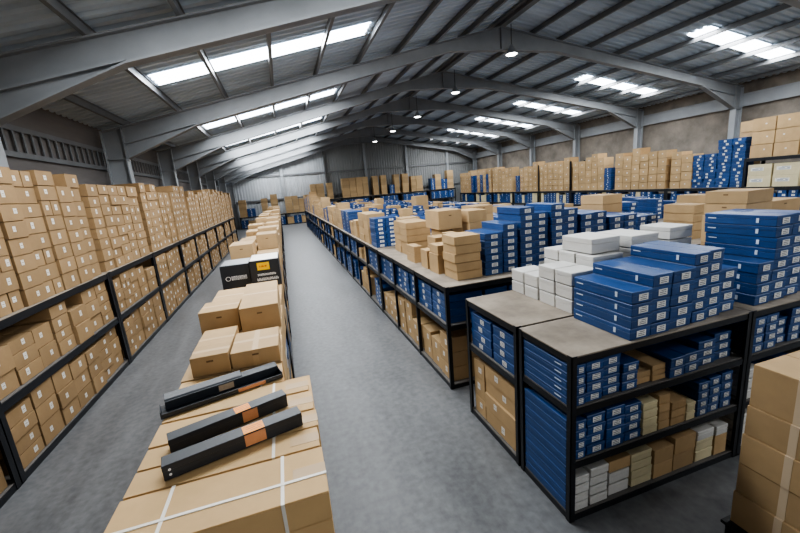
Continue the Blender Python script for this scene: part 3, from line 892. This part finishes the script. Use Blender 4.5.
# ------------------------------------------------------------------ build the boxes
_cache = {}
def q(v): return round(v*200)/200
def box_mesh(kind, w, d, h, fine, tan=False):
    key = (kind, w, d, h, fine, tan)
    if key in _cache: return _cache[key]
    m = MB()
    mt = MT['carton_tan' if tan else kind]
    if kind == 'carton':
        m.box(-w/2, w/2, -d/2, d/2, 0, h-.003)
        g = .0025
        if fine:
            m.box(-w/2, w/2, -d/2, -g, h-.0028, h).box(-w/2, w/2, g, d/2, h-.0028, h)
        else:
            m = MB().box(-w/2, w/2, -d/2, d/2, 0, h)
    else:
        m.box(-w/2+.002, w/2-.002, -d/2+.002, d/2-.002, 0, h*.62)
    me = m.mesh('box_body', mt, .0025 if fine else 0)
    _cache[key] = me
    return me
def lid_mesh(kind, w, d, h):
    key = ('lid', kind, w, d, h)
    if key not in _cache:
        _cache[key] = MB().box(-w/2, w/2, -d/2, d/2, h*.62+.0005, h).mesh('lid', MT[kind], .005 if kind == 'white' else .003)
    return _cache[key]
def flat(kind, sx, sz, m):
    key = (kind, sx, sz)
    if key not in _cache:
        _cache[key] = MB().box(-sx/2, sx/2, -.0007, .0007, -sz/2, sz/2).mesh(kind, m)
    return _cache[key]
ROT = {'-y': 0, '+x': math.pi/2, '-x': -math.pi/2}
NAME = {'carton': 'cardboard_carton', 'blue': 'blue_box', 'white': 'white_box', 'cream': 'cream_box'}
rng = random.Random(77)
rest = {}
for kind in ('carton', 'blue', 'white', 'cream'):
    lst = [s for s in SP if s['kind'] == kind]
    lst.sort(key=lambda s: -s['px'])
    vis = [s for s in lst if s['px'] > 0]
    if len(vis) > LIMIT[kind]:
        keep, other = lst[:LIMIT[kind]], lst[LIMIT[kind]:]
    else:
        keep, other = vis, []
        # unseen boxes that carry a seen one are kept, the others are left out
        for s in lst:
            if s['px'] == 0:
                b = s['b']
                if any(abs(v['b'][4]-b[5]) < .022 and v['b'][0] < b[1] and v['b'][1] > b[0] and v['b'][2] < b[3] and v['b'][3] > b[2] for v in SP if v['px'] > 0 or v['b'][4] > b[5]):
                    keep.append(s)
    print('BOXES', kind, 'all', len(lst), 'seen', len(vis), 'kept', len(keep), 'smallest', keep[-1]['px'] if keep else 0)
    rest[kind] = other
    for s in keep:
        x0, x1, y0, y1, z0, z1 = s['b']; kw = s['kw']; f = s['face']
        w, d = (x1-x0, y1-y0) if f == '-y' else (y1-y0, x1-x0)
        h = z1-z0
        if kind == 'white': w -= .008; d -= .004
        w, d, h = math.floor(w*500)/500, math.floor(d*500)/500, math.floor(h*1000)/1000
        fine = s['px'] > 40
        rz = ROT[f] + (rng.uniform(-.02, .02) if (s['px'] > 60 and kw.get('tape') and not kw.get('seam')) else 0)
        o = link(NAME[kind], box_mesh(kind, w, d, h, fine, f == '+x'), None, ((x0+x1)/2, (y0+y1)/2, z0), rz)
        tag(o, s['label'], 'box', s['group'])
        yf = -d/2-.0009
        if kind != 'carton':
            link('lid', lid_mesh(kind, w, d, h), o)
        if s['px'] > LAB_MIN:
            if kw.get('sticker'):
                if kw.get('big'): sx, sz = .05, .05
                else: sx, sz = rng.choice(((.05, .06), (.06, .06), (.055, .075)))
                sz = min(sz, h*.6)
                link('sticker', flat('sticker', sx, sz, MT['sticker']), o, (rng.uniform(-.18, .18)*w, yf, h*rng.uniform(.5, .62)))
            if kw.get('lab') and kind == 'blue':
                if kw.get('round'):
                    link('paper_label', flat('paper_label', .07, .05, MT['blue_label']), o, (rng.uniform(-.05, .05), yf, h*.5))
                else:
                    lw = min(.09, w*.45)
                    link('paper_label', flat('paper_label', lw, h*.56, MT['blue_label']), o, (w*(.04 if 'pale wall' not in s['label'] else rng.uniform(-.2, .2)), yf, h*.47))
            if kw.get('print') and kind == 'blue':
                c = link('printed_logo', flat('printed_logo', .07, .008, MT['blue_print']), o, (-w/2-.0009, d*.38, h*.55)) if f == '-y' else link('printed_logo', flat('printed_logo', .07, .008, MT['blue_print']), o, (w*.32, yf, h*.55))
                if f == '-y':
                    c.rotation_euler = (0, 0, math.pi/2)
                    c = link('printed_logo', flat('printed_mark', .02, .04, MT['blue_print']), o, (-w/2-.0009, -d*.26, h*.5)); c.rotation_euler = (0, 0, math.pi/2)
            if kw.get('panel'):
                link('printed_panel', flat('printed_panel', .42, .13, MT['panel_print']), o, (-.08, yf, h*.58))
            if kw.get('mark') and s['px'] > 60:
                link('handle_mark', flat('handle_mark', .045, .014, MT['carton_mark']), o, (0, yf, h*.72))
            if kw.get('tape') and s['px'] > 90:
                key = ('tape', w, d)
                if key not in _cache: _cache[key] = MB().box(-w/2, w/2, -.024, .024, 0, .0008).mesh('tape', MT['tape'])
                link('tape', _cache[key], o, (0, 0, h+.0003))
            if kw.get('seam'):
                key = ('seam', d, h)
                if key not in _cache: _cache[key] = MB().box(-.02, .02, -d/2-.0012, d/2, h, h+.0012).box(-.02, .02, -d/2-.0015, -d/2-.0003, 0, h).mesh('tape', MT['tape'])
                link('tape', _cache[key], o)
            if kw.get('piletape'):
                m = MB().box(-.118, -.078, -d/2-.0015, -d/2-.0003, 0, h)
                m.box(-.118, -.078, -d/2-.0015, d/2, h+.0002, h+.001)
                m.build('tape', MT['tape_pale'], o)
for kind, other in rest.items():
    if not other: continue
    m = MB()
    tanf = []
    for s in other:
        m.box(*s['b']); tanf += [s['face'] == '+x']*6
    mt = {'carton': 'carton_many', 'blue': 'blue_many'}.get(kind, 'white_many')
    o = m.build({'carton': 'distant_cartons', 'blue': 'distant_blue_boxes', 'white': 'distant_white_boxes', 'cream': 'distant_cream_boxes'}[kind], MT[mt])
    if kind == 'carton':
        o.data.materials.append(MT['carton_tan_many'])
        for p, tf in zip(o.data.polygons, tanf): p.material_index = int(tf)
    st = MB()
    for s in other:
        x0, x1, y0, y1, z0, z1 = s['b']; kw = s['kw']
        if s['px'] < 4 or not (kw.get('sticker') or kind == 'blue'): continue
        zc = (z0+z1)/2; hh = (.03 if kind == 'carton' else (z1-z0)*.22)
        if s['face'] == '-y':
            xc = (x0+x1)/2+rng.uniform(-.02, .02); st.box(xc-.045, xc+.045, y0-.002, y0-.0008, zc-hh, zc+hh)
        else:
            yc = (y0+y1)/2+rng.uniform(-.1, .1)*(y1-y0); xf = x1 if s['face'] == '+x' else x0; sg = 1 if s['face'] == '+x' else -1
            xa, xb = sorted((xf+sg*.0008, xf+sg*.002)); st.box(xa, xb, yc-.028, yc+.028, zc-hh, zc+hh)
    if st.v:
        c = st.build('sticker', MT['sticker_many'], o); c['kind'] = 'stuff'
    tag(o, {'carton': 'mass of small brown cartons on the racks farther away', 'blue': 'mass of small blue boxes on the racks farther away'}.get(kind, 'mass of pale boxes farther away'), 'boxes', None, 'stuff')

# ------------------------------------------------------------------ light
def area(loc, sx, sy, e, rot=(0, 0, 0), col=(1, 1, 1)):
    l = bpy.data.lights.new('skylight_glow', 'AREA'); l.shape = 'RECTANGLE'; l.size, l.size_y = sx, sy
    l.energy = e; l.color = col
    o = bpy.data.objects.new('skylight_glow', l); o.location = loc; o.rotation_euler = rot
    COL.objects.link(o)
for side in (0, 1):
    a, b = SKY[side]
    tilt = -math.atan(SL) if side == 0 else math.atan(SLR)
    for y in SKY_Y[side]:
        xm = (a+b)/2
        area((xm, y, rz_(xm)+LIFT-.05), b-a, .72, 430 if y < 20 else 330, (0, tilt, 0), (.95, .98, 1))
for (x, y, z) in LAMPS:
    l = bpy.data.lights.new('lamp_and_fill', 'SPOT'); l.energy = 500; l.spot_size = 2.3; l.spot_blend = .6; l.shadow_soft_size = .2
    o = bpy.data.objects.new('lamp_and_fill', l); o.location = (x, y, z-.08); COL.objects.link(o)
for y in (2.4, -2.6):  # bodiless fill lights, added to brighten the front row and near floor
    l = bpy.data.lights.new('lamp_and_fill', 'POINT'); l.energy = 480; l.shadow_soft_size = .35
    o = bpy.data.objects.new('lamp_and_fill', l); o.location = (8.25, y, 6.5); COL.objects.link(o)
w = bpy.data.worlds.new('world'); scene.world = w; w.use_nodes = True
w.node_tree.nodes['Background'].inputs[0].default_value = (.95, .975, 1, 1)
w.node_tree.nodes['Background'].inputs[1].default_value = 1.15
scene.view_settings.view_transform = 'AgX'
scene.view_settings.look = 'AgX - Medium High Contrast'
scene.view_settings.exposure = -0.08
scene.cycles.use_denoising = True
scene.cycles.max_bounces = 8
